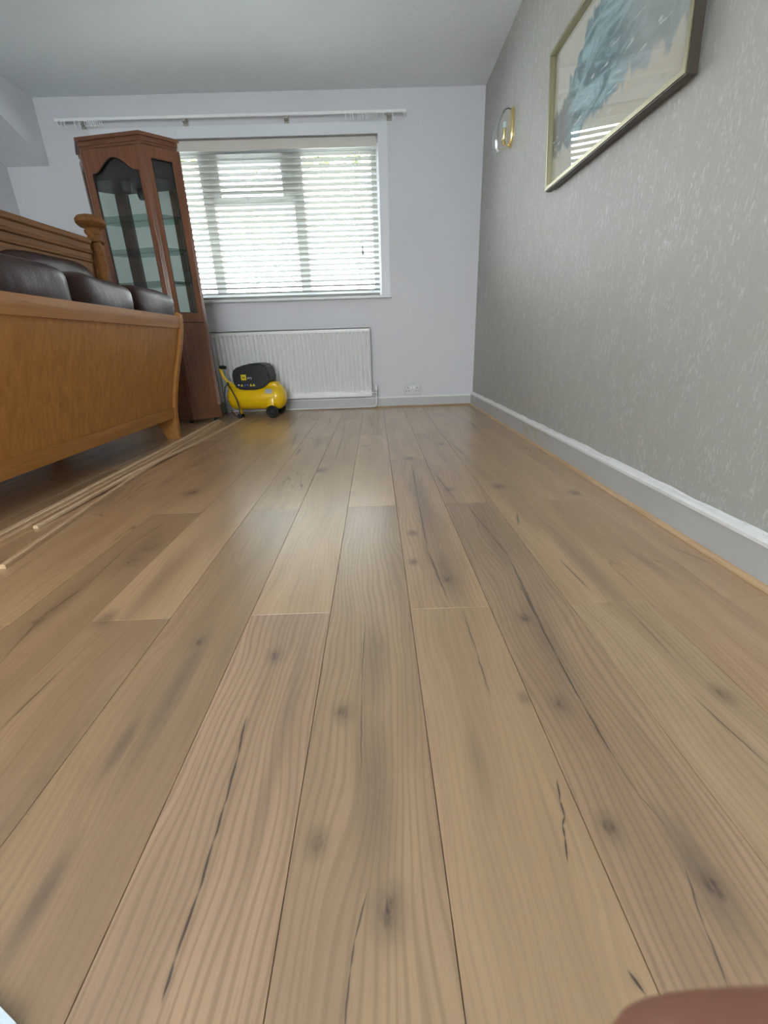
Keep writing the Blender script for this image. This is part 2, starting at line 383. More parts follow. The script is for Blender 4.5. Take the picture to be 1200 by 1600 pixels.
tints = {(-1, 0): ((.52,.385,.28),(.40,.295,.21), .8), (0, 0): ((.45,.345,.23),(.37,.28,.19), .7), (0, 1): ((.48,.375,.265),(.42,.325,.23), .25),
         (1, 0): ((.45,.345,.23),(.395,.30,.195), .3), (1, 1): ((.40,.30,.20),(.30,.22,.145), .5), (2, 0): ((.44,.335,.235),(.34,.25,.175), .7),
         (2, 1): ((.40,.30,.195),(.31,.225,.145), .5), (3, 0): ((.50,.40,.275),(.40,.31,.20), .4), (3, 1): ((.42,.32,.21),(.33,.25,.16), .35)}
YS = {0: .153, 1: .838}
cache = {}
i = 0
for col in range(-15, 6):
    x = X0+col*PW; x1 = x+PW
    if x > RX or x1 < LX: continue
    xa, xb = max(x, LX), min(x1, RX)
    par = col % 2; yst = (.838 if par else .153)
    for r in range(-3, 5):
        ya_, yb_ = yst+(r-1)*PL if par else yst+(r-1)*PL+PL*0, None
        ya_ = yst+(r-1)*PL; yb_ = ya_+PL
        a, b = max(ya_, YN), min(yb_, D)
        if b-a < .02: continue
        # even columns: rows start at .153; odd at .838-1.37
        near = (a < 4.2 and b > 0.1 and -5 <= col <= 5)
        hasf = near and (any(x < q[0][len(q[0])//2][0] < x1 and a < q[0][len(q[0])//2][1] < b for q in cracks) or any(x < q[0] < x1 and a < q[1] < b for q in knots))
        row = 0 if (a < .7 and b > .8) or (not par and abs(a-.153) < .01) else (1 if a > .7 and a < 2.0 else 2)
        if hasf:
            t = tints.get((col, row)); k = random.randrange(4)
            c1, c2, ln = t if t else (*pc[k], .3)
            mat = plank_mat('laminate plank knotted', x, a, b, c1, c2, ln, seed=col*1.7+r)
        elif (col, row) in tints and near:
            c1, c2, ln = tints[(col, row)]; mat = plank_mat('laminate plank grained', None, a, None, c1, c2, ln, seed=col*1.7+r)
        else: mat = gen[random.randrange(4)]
        me = plank_mesh(b-a, xb-xa, mat)
        o = bpy.data.objects.new('plank', me); coll(o); o.parent = fl
        o.location = (xa, a, random.uniform(-.0002, .0002))

# skirtings, beading
SK = .016
def skirt(name, x0, x1, y0, y1, hh=.112, mat=m_skirt): return Box(x0, x1, y0, y1, 0.0005, hh, .003).build(name, mat, kind='structure')
skirt('baseboard_right', RX-SK, RX+.001, YN, D)
sf = skirt('baseboard_far', LX, RX-SK, D-SK, D+.001, .098)
mb = MB()
def drip(u, v):
    y = YN+(D-.02-YN)*u
    wob = .006*mnoise.noise(Vector((y*9, 0, 0)))+.008*max(0, mnoise.noise(Vector((y*2.3, 3, 0))))
    prof = [(RX-SK-.003, .098), (RX-SK-.0035, .108), (RX-SK+.002, .1155), (RX-.003, .118+wob*.5), (RX-.0015, .124+wob)]
    p_ = prof[round(v*4)]; return Vector((p_[0], y, p_[1]))
mb.grid(240, 4, drip); mb.build('trim_2', m_drip, kind='structure', smooth=True, label='thick white paint line along the top of the right skirting')
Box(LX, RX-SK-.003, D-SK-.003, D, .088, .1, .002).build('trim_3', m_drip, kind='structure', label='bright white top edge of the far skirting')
def quad(f, L0, L1, r=.018, n=6):
    pts = [(0, 0)]+[(r*math.cos(k*PI/2/n), r*math.sin(k*PI/2/n)) for k in range(n+1)]
    return MB().prism(pts, f, (L0, L1))
quad(lambda a, b, t: Vector((RX-SK-a, t, b+.0003)), YN, D-SK, .013).build('trim_4', m_beadw, kind='structure', smooth=True, label='oak quadrant beading along the foot of the right skirting')
quad(lambda a, b, t: Vector((t, D-SK-a, b+.0003)), LX, RX-SK, .012).build('trim_5', wood('oak beading far', (.34, .20, .10), (.45, .28, .15), 'x', .45, 60, 0, world=True), kind='structure', smooth=True, label='thin oak beading along the foot of the far skirting')

# ------------------------------------------------------------------ window, sill
def win(name, x0, x1, z0, z1, ya, yb, mulls, label, sash=None):
    e = MB().ring([(x0, z0), (x1, z0), (x1, z1), (x0, z1)], [(x0+.06, z0+.06), (x1-.06, z0+.06), (x1-.06, z1-.06), (x0+.06, z1-.06)], lambda a, b, t: Vector((a, t, b)), (ya, yb)).build(name, m_upvc, kind='structure', label=label)
    for mx in mulls: Box(mx-.045, mx+.045, ya-.005, yb+.005, z0+.05, z1-.05, .006).build('mullion', m_upvc, e)
    xs = [x0+.06]+sorted(mulls)+[x1-.06]
    for a, b in zip(xs, xs[1:]): Box(a, b, (ya+yb)/2-.003, (ya+yb)/2+.003, z0+.055, z1-.055).build('pane', m_glass, e)
    return e
w1 = win('window_1', WX0, WX1, WZ0, WZ1, D+.15, D+.21, [-1.37, -.60], 'white framed window behind the venetian blind above the radiator')
# top opening sash of the middle light
MB().ring([(-1.32, 1.70), (-.645, 1.70), (-.645, WZ1-.06), (-1.32, WZ1-.06)], [(-1.25, 1.77), (-.73, 1.77), (-.73, WZ1-.12), (-1.25, WZ1-.12)], lambda a, b, t: Vector((a, t, b)), (D+.135, D+.20)).build('sash', m_upvc, w1)
# architrave
def arch():
    e = bpy.data.objects.new('trim_6', None)
    f = lambda a, b, t: Vector((a, t, b))
    return MB().ring([(WX0-.062, WZ0), (WX1+.064, WZ0), (WX1+.064, WZ1+.066), (WX0-.062, WZ1+.066)], [(WX0, WZ0), (WX1, WZ0), (WX1, WZ1), (WX0, WZ1)], f, (D-.016, D+.01)).build('trim_6', m_trim, kind='structure', label='white flat surround framing the window')
arch()
MB().ring([(WX0-.075, WZ0), (WX1+.076, WZ0), (WX1+.076, WZ1+.078), (WX0-.075, WZ1+.078)], [(WX0-.06, WZ0), (WX1+.062, WZ0), (WX1+.062, WZ1+.064), (WX0-.06, WZ1+.064)], lambda a, b, t: Vector((a, t, b)), (D-.010, D+.01)).build('trim_7', m_trim, kind='structure', label='thin outer bead of the window surround')
Box(WX0-.10, WX1+.085, D-.055, D+.15, WZ0-.022, WZ0, .005).build('trim_8', m_white, kind='structure', label='white window sill board under the blind')

win('window_fill', -1.75, .15, .45, 2.15, YN-.14, YN-.07, [-.8], 'unseen white framed window added behind the camera for fill daylight')  # unseen opening, added to let fill daylight in from the near side

# exterior
Box(-14, 14, D+.27, D+30, -.35, -.25).build('ground', plaster('grass and paving outside', (.27, .275, .25), 5, .1), kind='structure')
Box(-14, 14, YN-30, YN-.21, -.35, -.25).build('ground', plaster('pale bounce ground outside', (.78, .79, .80), 5, .1), kind='structure')  # unseen ground, kept pale to bounce daylight up onto the ceiling
tr = empty('garden_tree', (-5.4, D+6.5, -.25), 'pale green leafy tree outside the far window, glimpsed through the top slats of the blind', 'tree')
mb = MB(); mb.tube([(0, 0, 0), (.05, 0, 2.2), (.6, .05, 4.4), (2.0, .05, 5.2)], [.14, .11, .09, .05]); mb.build('trunk', plain('bark', (.12, .09, .06), .9), tr)
m_leaf = plain('pale leaves', (.30, .34, .17), .6)
mb = MB()
rnd = random.Random(3)
for k in range(4200):
    th, ph, rr = rnd.uniform(0, 2*PI), math.acos(rnd.uniform(-1, 1)), rnd.uniform(.55, 1)**.5
    c = Vector((3.6+5.2*rr*math.sin(ph)*math.cos(th), .9*rr*math.sin(ph)*math.sin(th), 5.7+1.5*rr*math.cos(ph)))
    a = Vector((rnd.uniform(-1, 1), rnd.uniform(-1, 1), rnd.uniform(-1, 1))).normalized()*.13; b = a.orthogonal().normalized()*.08
    mb.bm.faces.new([mb.bm.verts.new(c+q) for q in (a, b, -a, -b)])
o = mb.build('crown', m_leaf, tr); o['kind'] = 'stuff'

# ------------------------------------------------------------------ venetian blind
bx0, bx1, by = WX0+.012, WX1-.016, D+.055
bl = empty('venetian_blind', ((bx0+bx1)/2, by, WZ1), 'white slatted venetian blind filling the far window', 'blind')
hw = (bx1-bx0)/2
Box(-hw, hw, -.028, .028, -.055, -.004, .004).build('head_rail', m_slat, bl)
Box(-hw-.004, hw+.004, -.034, -.028, -.07, -.002, .002).build('valance', plain('cream valance', (.70, .66, .60), .4), bl)
Box(-hw, hw, -.025, .025, WZ0-WZ1+.010, WZ0-WZ1+.028, .004).build('bottom_rail', m_slat, bl)
NS = 25; z_top, z_bot = -.095, WZ0-WZ1+.055
def slat():
    mb = MB(); n = 6; tilt = math.radians(12); ww = .050
    pr = []
    for k in range(n+1):
        u = (k/n-.5); y = u*ww; z = .003*(1-4*u*u)
        pr.append((y*math.cos(tilt)+z*math.sin(tilt), z*math.cos(tilt)-y*math.sin(tilt)))
    pts = [(a, b+.0014) for a, b in pr]+[(a, b-.0014) for a, b in pr[::-1]]
    return mb.prism(pts, lambda a, b, t: Vector((t, a, b)), (-hw, hw))
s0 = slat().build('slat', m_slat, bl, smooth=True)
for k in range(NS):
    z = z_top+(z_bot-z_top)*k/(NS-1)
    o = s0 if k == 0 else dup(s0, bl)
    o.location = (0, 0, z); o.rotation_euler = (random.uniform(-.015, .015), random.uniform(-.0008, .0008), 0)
for wx in (-1.93, -1.02, -.105):
    for dy in (-.027, .027):
        MB().tube([(wx+1.004, dy, -.06), (wx+1.004, dy, WZ0-WZ1+.02)], .0012, 5).build('ladder_cord', m_cord, bl)
cx_ = -.068+1.004
MB().tube([(cx_, -.036, -.06), (cx_-.002, -.036, -.76)], .0012, 5).tube([(cx_-.02, -.036, -.06), (cx_-.004, -.036, -.76)], .0012, 5).build('pull_cord', m_cord, bl)
MB().lathe([(0, -.83), (.007, -.83), (.008, -.80), (.004, -.765), (0, -.76)], 10, Matrix.Translation((cx_-.003, -.036, 0))).build('tassel', plain('grey tassel', (.35, .33, .3), .6), bl, smooth=True)

# ------------------------------------------------------------------ curtain rail
cr = empty('curtain_rail', (-1.04, D, 2.235), 'long white curtain rail on the wall above the window', 'curtain rail')
Box(-1.346, 1.346, -.062, -.050, -.006, .010, .002).box(-1.346, 1.346, -.064, -.048, .008, .012, .001).build('track', plain('white plastic rail', (.96, .97, .97), .25), cr)
for bx in (-2.2, -1.41, -.624, .177):
    x = bx+1.04
    Box(x-.014, x+.014, -.052, 0, -.022, .004, .003).box(x-.02, x+.02, -.006, 0, -.035, .012, .002).build('bracket', plain('cream bracket', (.42, .40, .36), .5) if bx == -2.2 else bpy.data.materials['cream bracket'], cr)
m_glide = plain('white glider', (.90, .92, .92), .4)
hook = [(0, -.060, -.002), (.0, -.068, -.010), (.002, -.070, -.030), (.004, -.064, -.042), (.004, -.056, -.036)]
g0 = MB().tube(hook, .0034, 6).build('glider', m_glide, cr)
gx = [-2.365, -2.335, -2.31, -2.235, -2.20, -2.155, -2.14, -2.125, -2.113, -2.10, -2.088, -2.076, -2.062, -2.045, -2.03,
      -.165, -.125, -.105, -.07, -.05, -.037, -.024, -.01, .004, .018, .032, .046, .06, .075, .13, .20, .285]
for k, x in enumerate(gx):
    o = g0 if k == 0 else dup(g0, cr); o.location = (x+1.04, 0, 0); o.rotation_euler = (0, random.uniform(-.15, .15), 0)

# ------------------------------------------------------------------ radiator
ra = empty('radiator', (-.843, D, .12), 'white ribbed panel radiator under the window', 'radiator')
rw, rh = .80, .595
def rad(u, v):
    x = -rw+2*rw*u; z = rh*v
    k = 42; ph = (u*k) % 1.0
    rib = .5-.5*math.cos(2*PI*ph)
    e = min(1, max(0, (z-.045)/.012))*min(1, max(0, (rh-.035-z)/.012))
    return Vector((x, -.108+.020*rib*e, z))
mb = MB(); vs = [0, .03, .07, .08, .095, .2, .5, .8, .925, .94, .96, 1]
V = [[mb.bm.verts.new(rad(i/504, v)) for v in vs] for i in range(505)]
for i in range(504):
    for j in range(len(vs)-1): mb.bm.faces.new((V[i][j], V[i+1][j], V[i+1][j+1], V[i][j+1]))
m_rad = plain('white radiator enamel', (.78, .79, .78), .3)
mb.build('front_panel', m_rad, ra, smooth=True)
Box(-rw-.004, rw+.004, -.108, -.035, rh-.012, rh+.006, .004).build('top_grille', m_rad, ra)
Box(rw-.001, rw+.004, -.106, -.035, 0, rh, .002).build('side_panel', m_rad, ra)
Box(-rw-.004, -rw+.001, -.106, -.035, 0, rh, .002).build('side_panel', m_rad, ra)
Box(-rw+.005, rw-.005, -.055, -.035, .01, rh-.01).build('rear_panel', m_rad, ra)
Box(-rw, rw, -.106, -.09, -.003, .012, .003).build('bottom_seam', m_rad, ra)
mb = MB()
for k in range(42):
    x = -rw+2*rw*(k+.5)/42+.0
    mb.box(x-.008, x+.008, -.116, -.094, .040, .054, .004, 1)
o = mb.build('weld_points', plain('glossy white enamel', (.95, .95, .94), .2), ra); o['kind'] = 'stuff'
vx = rw+.045
v_ = MB().tube([(rw, -.07, .03), (rw+.05, -.07, .03)], .009, 10).tube([(vx, -.07, .0), (vx, -.07, .05)], .012, 12).build('valve', m_steel, ra, smooth=True)
MB().lathe([(0, .05), (.014, .05), (.015, .085), (.012, .092), (0, .092)], 14, Matrix.Translation((vx, -.07, 0))).build('valve_cap', m_white, v_, smooth=True)
pp = [(vx, -.07, 0)]+[(vx, -.07, -.06)]
for k in range(7): a = k*PI/2/6; pp.append((vx-.03+.03*math.cos(a), -.07+.035*(k/6), -.075-.03*math.sin(a)))
pp += [(.4, -.032, -.106), (-.2, -.030, -.108), (-rw-.02, -.030, -.107)]
MB().tube(pp, .0075, 10).build('pipe', m_white, ra, smooth=True)

# ------------------------------------------------------------------ double socket
so = empty('double_socket', (.346, D, .158), 'white double wall socket just above the far skirting', 'socket')
m_sock = plain('white socket plastic', (.68, .66, .66), .35)
Box(-.074, .074, -.022, 0, -.044, .044, .004).build('backbox', m_sock, so)
Box(-.074, .074, -.028, -.020, -.043, .043, .003).build('faceplate', m_sock, so)
for sx_ in (-1, 1):
    Box(sx_*.016-.007, sx_*.016+.007, -.033, -.027, .010, .034, .002).build('switch', plain('bright switch', (.9, .9, .9), .3) if sx_ < 0 else bpy.data.materials['bright switch'], so)
    cx_ = sx_*.045
    for a in ((cx_-.003, cx_+.003, .012, .024), (cx_-.016, cx_-.008, -.013, -.007), (cx_+.008, cx_+.016, -.013, -.007)):
        Box(a[0], a[1], -.0290, -.0275, a[2], a[3]).build('pin_hole', m_hole, so)

# ------------------------------------------------------------------ picture
pic = empty('framed_picture', (RX, 2.572, 1.258), 'large framed pastel abstract painting in a narrow gold frame on the right wall', 'picture')
# local plane: u along -y, v up; leaning out at the top
PWD, PHT = 1.05, .532
lean = math.radians(3.8); roll = math.radians(-.9)
def fp(u, v, t):
    uu = u*math.cos(roll)-v*math.sin(roll)*0; vv = v+u*math.tan(roll)
    return Vector((-.012-t-vv*math.sin(lean), -uu, vv*math.cos(lean)))
fw = .017
def rail(pts, name, mat, t0, t1): MB().prism(pts, fp, (t0, t1)).build(name, mat, pic)
O = [(0, 0), (PWD, 0), (PWD, PHT), (0, PHT)]
I = [(fw, fw), (PWD-fw, fw), (PWD-fw, PHT-fw), (fw, PHT-fw)]
for k in range(4):
    j = (k+1) % 4; rail([O[k], O[j], I[j], I[k]], 'frame_rail', m_frameside, 0, .030)
I2 = [(.004, .004), (PWD-.004, .004), (PWD-.004, PHT-.004), (.004, PHT-.004)]
for k in range(4):
    j = (k+1) % 4; rail([I2[k], I2[j], I[j], I[k]], 'frame_face', m_gold, .030, .034)
I3 = [(fw+.004, fw+.004), (PWD-fw-.004, fw+.004), (PWD-fw-.004, PHT-fw-.004), (fw+.004, PHT-fw-.004)]
MB().ring(I, I3, fp, (.010, .030)).build('inner_lip', m_gold, pic)
def painting():
    g = G('pastel abstract painting'); s = g.n('SeparateXYZ', {0: g.obj()}); u = g.math('MULTIPLY', s.outputs[1], -1/PWD); v = g.math('MULTIPLY', g.math('SUBTRACT', s.outputs[2], g.math('MULTIPLY', s.outputs[1], -math.tan(roll))), 1/PHT)
    uv = g.n('CombineXYZ', {0: u, 1: v}).outputs[0]
    n1 = g.noise(g.map(uv, sc=(9, 3.0, 1)), 1, 4, .6, .8); n2 = g.noise(g.map(uv, sc=(26, 4, 1)), 1, 3, .6); n3 = g.noise(g.map(uv, sc=(5, 7, 1)), 1, 4, .65, 1.2); n4 = g.noise(g.map(uv, sc=(3.3, 9, 1)), 1.7, 3, .6)
    sky = g.mix(n3, (.66, .62, .54), (.76, .75, .70)); low = g.mix(n4, (.60, .68, .62), (.76, .56, .46))
    col = g.mix(g.rng(g.math('ADD', v, g.math('MULTIPLY', g.math('SUBTRACT', n1, .5), .2)), .22, .42), low, sky)
    # skyline
    top = g.math('ADD', g.math('ADD', g.rng(u, .0, .55, .55, 1.0), g.math('MULTIPLY', g.math('SUBTRACT', n2, .5), .34)), g.math('MULTIPLY', g.math('SUBTRACT', n1, .5), .30))
    bot = g.math('ADD', .22, g.math('MULTIPLY', g.math('SUBTRACT', n1, .5), .5))
    mass = g.math('MULTIPLY', g.rng(g.math('SUBTRACT', top, v), 0, .045), g.rng(g.math('SUBTRACT', v, bot), 0, .08))
    blue = g.mix(g.rng(n3, .35, .65), (.11, .20, .26), (.45, .64, .72)); dark = g.mix(n4, (.13, .14, .14), (.32, .32, .29))
    mc = g.mix(g.rng(u, .10, .26), dark, blue); mc = g.mix(g.math('MULTIPLY', g.rng(u, .5, .75), .8), mc, g.mix(n3, (.36, .38, .36), (.55, .57, .60)))
    col = g.mix(mass, col, mc)
    wh = g.math('MULTIPLY', g.rng(g.noise(g.map(uv, rot=(0, 0, .8), sc=(9, 22, 1)), 1.2, 2, .5), .62, .70), g.rng(v, .7, .45))
    col = g.mix(wh, col, (.74, .76, .74))
    g.set(col=col, rough=.7); return g.m
mp_ = painting()
MB().prism(I, fp, (.004, .008)).build('painting', mp_, pic)
MB().prism(I, fp, (.012, .0135)).build('glazing', glassm('picture glass', (.99, 1, .99), 1.0), pic)

# ------------------------------------------------------------------ wall light
sc_ = empty('wall_light', (RX, 3.415, 1.83), 'brass wall light with a clear curved glass shield in the far right corner', 'wall light')
yr = .045
pl = [(yr*math.cos(a)*1.0, .105*math.copysign(abs(math.sin(a))**.8, math.sin(a))) for a in [k*2*PI/28 for k in range(28)]]
MB().prism(pl, lambda a, b, t: Vector((-t, a, b)), (0, .012)).prism([(a*.8, b*.93) for a, b in pl], lambda a, b, t: Vector((-t, a, b)), (.012, .020)).build('backplate', m_brass, sc_, smooth=True)
MB().lathe([(0, -.085), (.012, -.085), (.014, -.07), (.009, -.06), (.011, -.055), (.011, .0), (0, .0)], 16, Matrix.Translation((-.052, 0, 0))).tube([(-.052, 0, -.078), (-.03, 0, -.09), (-.01, 0, -.08)], .005, 8).build('lamp_holder', m_brass, sc_, smooth=True)
MB().lathe([(0, .0), (.010, .0), (.010, .03), (.006, .034), (0, .034)], 14, Matrix.Translation((-.052, 0, 0))).build('candle_tube', plain('pale blue white tube', (.62, .72, .74), .4), sc_, smooth=True)
def shade(u, v):
    a = (u-.5)*1.9; z = -.135+.235*v; R_ = .075
    bow = math.sin(v*PI)**.6 if 0 < v < 1 else 0
    wdt = .45+.55*math.sin(PI*min(1, max(0, v*.92+.04)))**.5
    return Vector((-.035-.045*bow-.038*(1-v)-.028*math.cos(a)*1.0+.01, R_*math.sin(a)*wdt, z))
mb = MB().grid(16, 18, shade); o = mb.build('glass_shade', m_lampglass, sc_, smooth='full')
md = o.modifiers.new('thickness', 'SOLIDIFY'); md.thickness = .003
MB().tube([(-.012, 0, .09), (-.03, 0, .1), (-.06, 0, .092), (-.078, 0, .075)], .0025, 7).build('top_arm', m_frameside, sc_)
MB().tube([(-.012, 0, -.095), (-.05, 0, -.108), (-.10, 0, -.108)], .002, 7).build('bottom_arm', m_brass, sc_)

# ------------------------------------------------------------------ display cabinet
cb = empty('display_cabinet', (-1.765, 3.67, 0), 'tall red-brown wooden display cabinet with glass doors in front of the window', 'cabinet', rz=math.radians(-9.7))
def poly(inset, back=.19):
    f, d, b_ = .238, .398, .182
    return [(-f+inset*.42, inset), (f-inset*.42, inset), (d-inset*.9, b_+inset*.1), (d-inset*.9, back), (-d+inset*.9, back), (-d+inset*.9, b_+inset*.1)]
zf = lambda a, b, t: Vector((a, b, t))
MB().prism(poly(0), zf, (.03, .075)).prism(poly(.008), zf, (.075, .115)).build('plinth', m_mahogx, cb)
MB().prism(poly(.004), zf, (1.905, 1.93)).prism(poly(-.012), zf, (1.93, 1.95)).prism(poly(.012), zf, (1.89, 1.905)).build('cornice', m_mahogx, cb)
for fx, fy in ((-.2, .03), (.2, .03), (.35, .165), (-.35, .165)):
    MB().lathe([(0, 0), (.016, 0), (.018, .012), (.010, .03), (0, .03)], 12, Matrix.Translation((fx, fy, 0))).build('foot', m_black, cb)
MB().prism(poly(.015), zf, (.115, .13)).build('base_board', m_mahog, cb); MB().prism(poly(.015), zf, (.755, .775)).build('middle_board', m_mahog, cb); MB().prism(poly(.02), zf, (1.86, 1.89)).build('top_board', m_mahog, cb)
MB().prism(poly(.03), zf, (1.71, 1.86)).build('light_canopy', m_dark, cb)
Box(-.375, .375, .187, .198, .115, 1.89).build('back_board', m_dark, cb)
Box(-.365, .365, .183, .1865, .78, 1.71).build('mirror_back', m_mirror, cb)
Pb = poly(.012)
faces = [(Pb[0], Pb[1]), (Pb[1], Pb[2]), (Pb[5], Pb[0])]
def rect_loop(s0, s1, z0, z1, n, arch=0, sh=0):
    """closed loop starting at bottom-left; n points along the top"""
    L = [(s0, z0), (s1, z0), (s1, z1-arch)]
    for k in range(n+1):
        t = k/n; s = s1+(s0-s1)*t
        if arch: q = abs(2*t-1); h_ = 0 if q > .78 else (.5+.5*math.cos(q/.78*PI))**.7; z = z1-arch+arch*(h_*.8+.2*(1-q*q))
        else: z = z1
        L.append((s, z))
    L.append((s0, z1-arch)); return L
for k, (A, B) in enumerate(faces):
    A = Vector(A); B = Vector(B); dv = (B-A); Ln = dv.length; dv.normalize(); nn = Vector((dv.y, -dv.x))
    if nn.y > 0 and k == 0: nn = -nn
    f = lambda a, b, t, A=A, dv=dv, nn=nn: Vector((*(A+dv*a+nn*t), b))
    st = .052 if k == 0 else .046
    n = 20
    out = [(0.004, .78), (Ln-.004, .78), (Ln-.004, 1.885)]+[(Ln-.004-(Ln-.008)*q/n, 1.885) for q in range(n+1)]+[(.004, 1.885)]
    inn = rect_loop(st, Ln-st, .845, 1.83 if k == 0 else 1.815, n, .085 if k == 0 else 0)
    dr = MB().ring(out, inn, f, (-.018, .004)).build('glass_door' if k == 0 else 'side_frame', m_mahog, cb)
    MB().prism([(st-.004, .84), (Ln-st+.004, .84), (Ln-st+.004, 1.835), (st-.004, 1.835)], f, (-.012, -.009)).build('pane', m_cabglass, dr)
    # slim bead round the glass
    i2 = [(a+(.004 if a < Ln/2 else -.004), b+(.004 if b < 1.2 else -.004)) for a, b in inn]
    MB().ring(inn, i2, f, (-.008, .002)).build('glazing_bead', m_dark, dr)
    # lower panel door
    MB().prism([(0.004, .13), (Ln-.004, .13), (Ln-.004, .755), (.004, .755)], f, (-.018, 0)).build('lower_panel', m_mahog, cb)
    MB().prism([(.035, .14), (Ln-.030, .14), (Ln-.030, .745), (.035, .745)], f, (0, .006)).build('raised_field', m_mahog, cb)
# corner posts with reeding
for (px, py) in (Pb[0], Pb[1], Pb[2], Pb[5]):
    mb = MB()
    sgn = 1 if px > 0 else -1
    for q in range(3):
        mb.tube([(px-sgn*(.010-.009*q)*1.0, py-.004+.005*q, .13), (px-sgn*(.010-.009*q), py-.004+.005*q, 1.885)], .0055, 8)
    mb.build('corner_reeding', m_mahog, cb, smooth=True)
for z in (1.06, 1.28, 1.49):
    MB().prism([(a*.92, b) for a, b in poly(.035, .178)], zf, (z, z+.006)).build('glass_shelf', m_shelf, cb)
MB().lathe([(0, 1.65), (.028, 1.65), (.034, 1.68), (.034, 1.71), (0, 1.71)], 16, Matrix.Translation((.0, .10, 0))).build('downlight', m_black, cb, smooth=True)

# ------------------------------------------------------------------ oak backed leather sofa
sf1 = empty('leather_sofa', (-1.38, 2.0, 0), 'long dark brown leather sofa with an orange oak panelled back towards the room', 'sofa')
prof = [(-.005, 0), (-.010, .06), (-.008, .145), (.012, .25), (.040, .36), (.075, .47), (.110, .57), (.138, .67), (.152, .74), (.155, .80)]
def px_(z):
    for (a, za), (b, zb) in zip(prof, prof[1:]):
        if za <= z <= zb: return a+(b-a)*(z-za)/(zb-za)
    return prof[-1][0]
Y0, Y1 = -1.0, 1.03
def slab(z0, z1, y0, y1, out, th, n=12, rnd_=False):
    zs_ = [z0+(z1-z0)*k/n for k in range(n+1)]
    pts = [(px_(z)+out, z) for z in zs_]+[(px_(z)+out-th, z) for z in zs_[::-1]]
    return MB().prism(pts, lambda a, b, t: Vector((a, t, b)), (y0, y1))
slab(.20, .72, Y0+.03, Y1-.03, -.014, .02).build('back_panel', m_oak, sf1, smooth=True)
slab(.145, .212, Y0+.03, Y1-.03, 0, .04).build('bottom_rail', m_oakrail, sf1, smooth=True)
slab(.705, .775, Y0+.03, Y1-.03, .0, .04, 6).build('top_rail', m_oakrail, sf1, smooth=True)
for s_, y in ((0, Y1), (1, Y0)):
    ya_, yb_ = (y-.035, y) if s_ == 0 else (y, y+.035)
    zs_ = [.0, .05, .145, .2, .3, .4, .5, .6, .7, .76, .785]
    dep = [.085, .10, .15, .13, .09, .07, .06, .06, .06, .055, .05]
    pts = [(px_(z)+.006, z) for z in zs_]+[(px_(.79)-.02, .80)]+[(px_(z)-d_, z) for z, d_ in list(zip(zs_, dep))[::-1]]
    mb = MB().prism(pts, lambda a, b, t: Vector((a, t, b)), (ya_, yb_))
    bmesh.ops.bevel(mb.bm, geom=[e for e in mb.bm.edges if abs(e.verts[0].co.y-e.verts[1].co.y) < 1e-6], offset=.004, segments=2, affect='EDGES')
    mb.build('rear_leg', m_oakrail, sf1, smooth=True)
    # arm
    Box(-.86, -.07, ya_-.09 if s_ == 0 else yb_, ya_ if s_ == 0 else yb_+.09, .17, .63, .035, 3).build('arm', m_leather, sf1, smooth=True)
    Box(-.90, -.85, ya_-.06 if s_ == 0 else ya_, yb_ if s_ == 0 else yb_+.06, 0, .62, .012).build('front_leg', m_oakrail, sf1)
def cushion(cx, cy, cz, hx, hy, hz, e=.42, n=18, wr=.006, name='cushion', parent=None, seed=0):
    """superellipsoid pad"""
    mb = MB()
    def sp(c, p): return math.copysign(abs(c)**p, c)
    def f(u, v):
        th = -PI+2*PI*u; ph = -PI/2+PI*v
        x = sp(math.cos(ph), e)*sp(math.cos(th), e); y = sp(math.cos(ph), e)*sp(math.sin(th), e); z = sp(math.sin(ph), e*1.15)
        w_ = wr*mnoise.noise(Vector((x*1.6+seed, y*1.6, z*1.6)))
        q = Vector((x*(hx+w_), y*(hy), z*(hz+w_)))
        return Vector((cx, cy, cz))+q
    mb.grid(n*2, n, f); bmesh.ops.remove_doubles(mb.bm, verts=mb.bm.verts, dist=1e-5)
    return mb.build(name, m_leather, parent, smooth='full')
for k in range(4):
    cy = Y1-.03-.25-.5*k+(.0)
    cushion(-.06, cy+.045, .812, .20, .270, .100, .42, 22, .012, 'back_cushion', sf1, k)
Box(-.30, -.03, Y0+.05, Y1-.05, .40, .74, .04, 3).build('back_padding', m_leather, sf1, smooth=True)
Box(-.84, -.04, Y0+.14, Y1-.14, .17, .30, .02).build('seat_frame', m_oakrail, sf1)
for k in range(3):
    cushion(-.55, -.55+.57*k, .37, .30, .285, .085, .35, 16, .006, 'seat_cushion', sf1, k+9)

# ------------------------------------------------------------------ second piece of oak and leather seating behind it
s2 = empty('upturned_sofa_section', (-1.72, 2.1, .605), 'honey oak sofa section with reeded rail and turned knob post rising behind the leather cushions', 'sofa')
Box(-.62, -.02, -.86, .90, .0, .30, .05, 3).build('leather_body', m_leather, s2, smooth=True)
s2.rotation_euler = (.03, 0, 0)
cushion(-.09, .56, .345, .15, .37, .105, .5, 20, .01, 'leather_cushion', s2, 4)
cushion(-.09, -.17, .35, .15, .37, .11, .5, 20, .01, 'leather_cushion', s2, 5)
# reeded rail, cross section in x-z extruded along y
rp_ = [(-.05, .36), (.0, .36), (.004, .455), (.014, .460), (.016, .468), (.010, .476), (.010, .500), (.022, .506), (.026, .516), (.018, .526), (.018, .552), (.030, .560), (.034, .574), (.026, .586), (-.05, .590)]
MB().prism(rp_, lambda a, b, t: Vector((a, t, b)), (-1.25, .955)).build('reeded_rail', m_oakpale, s2)
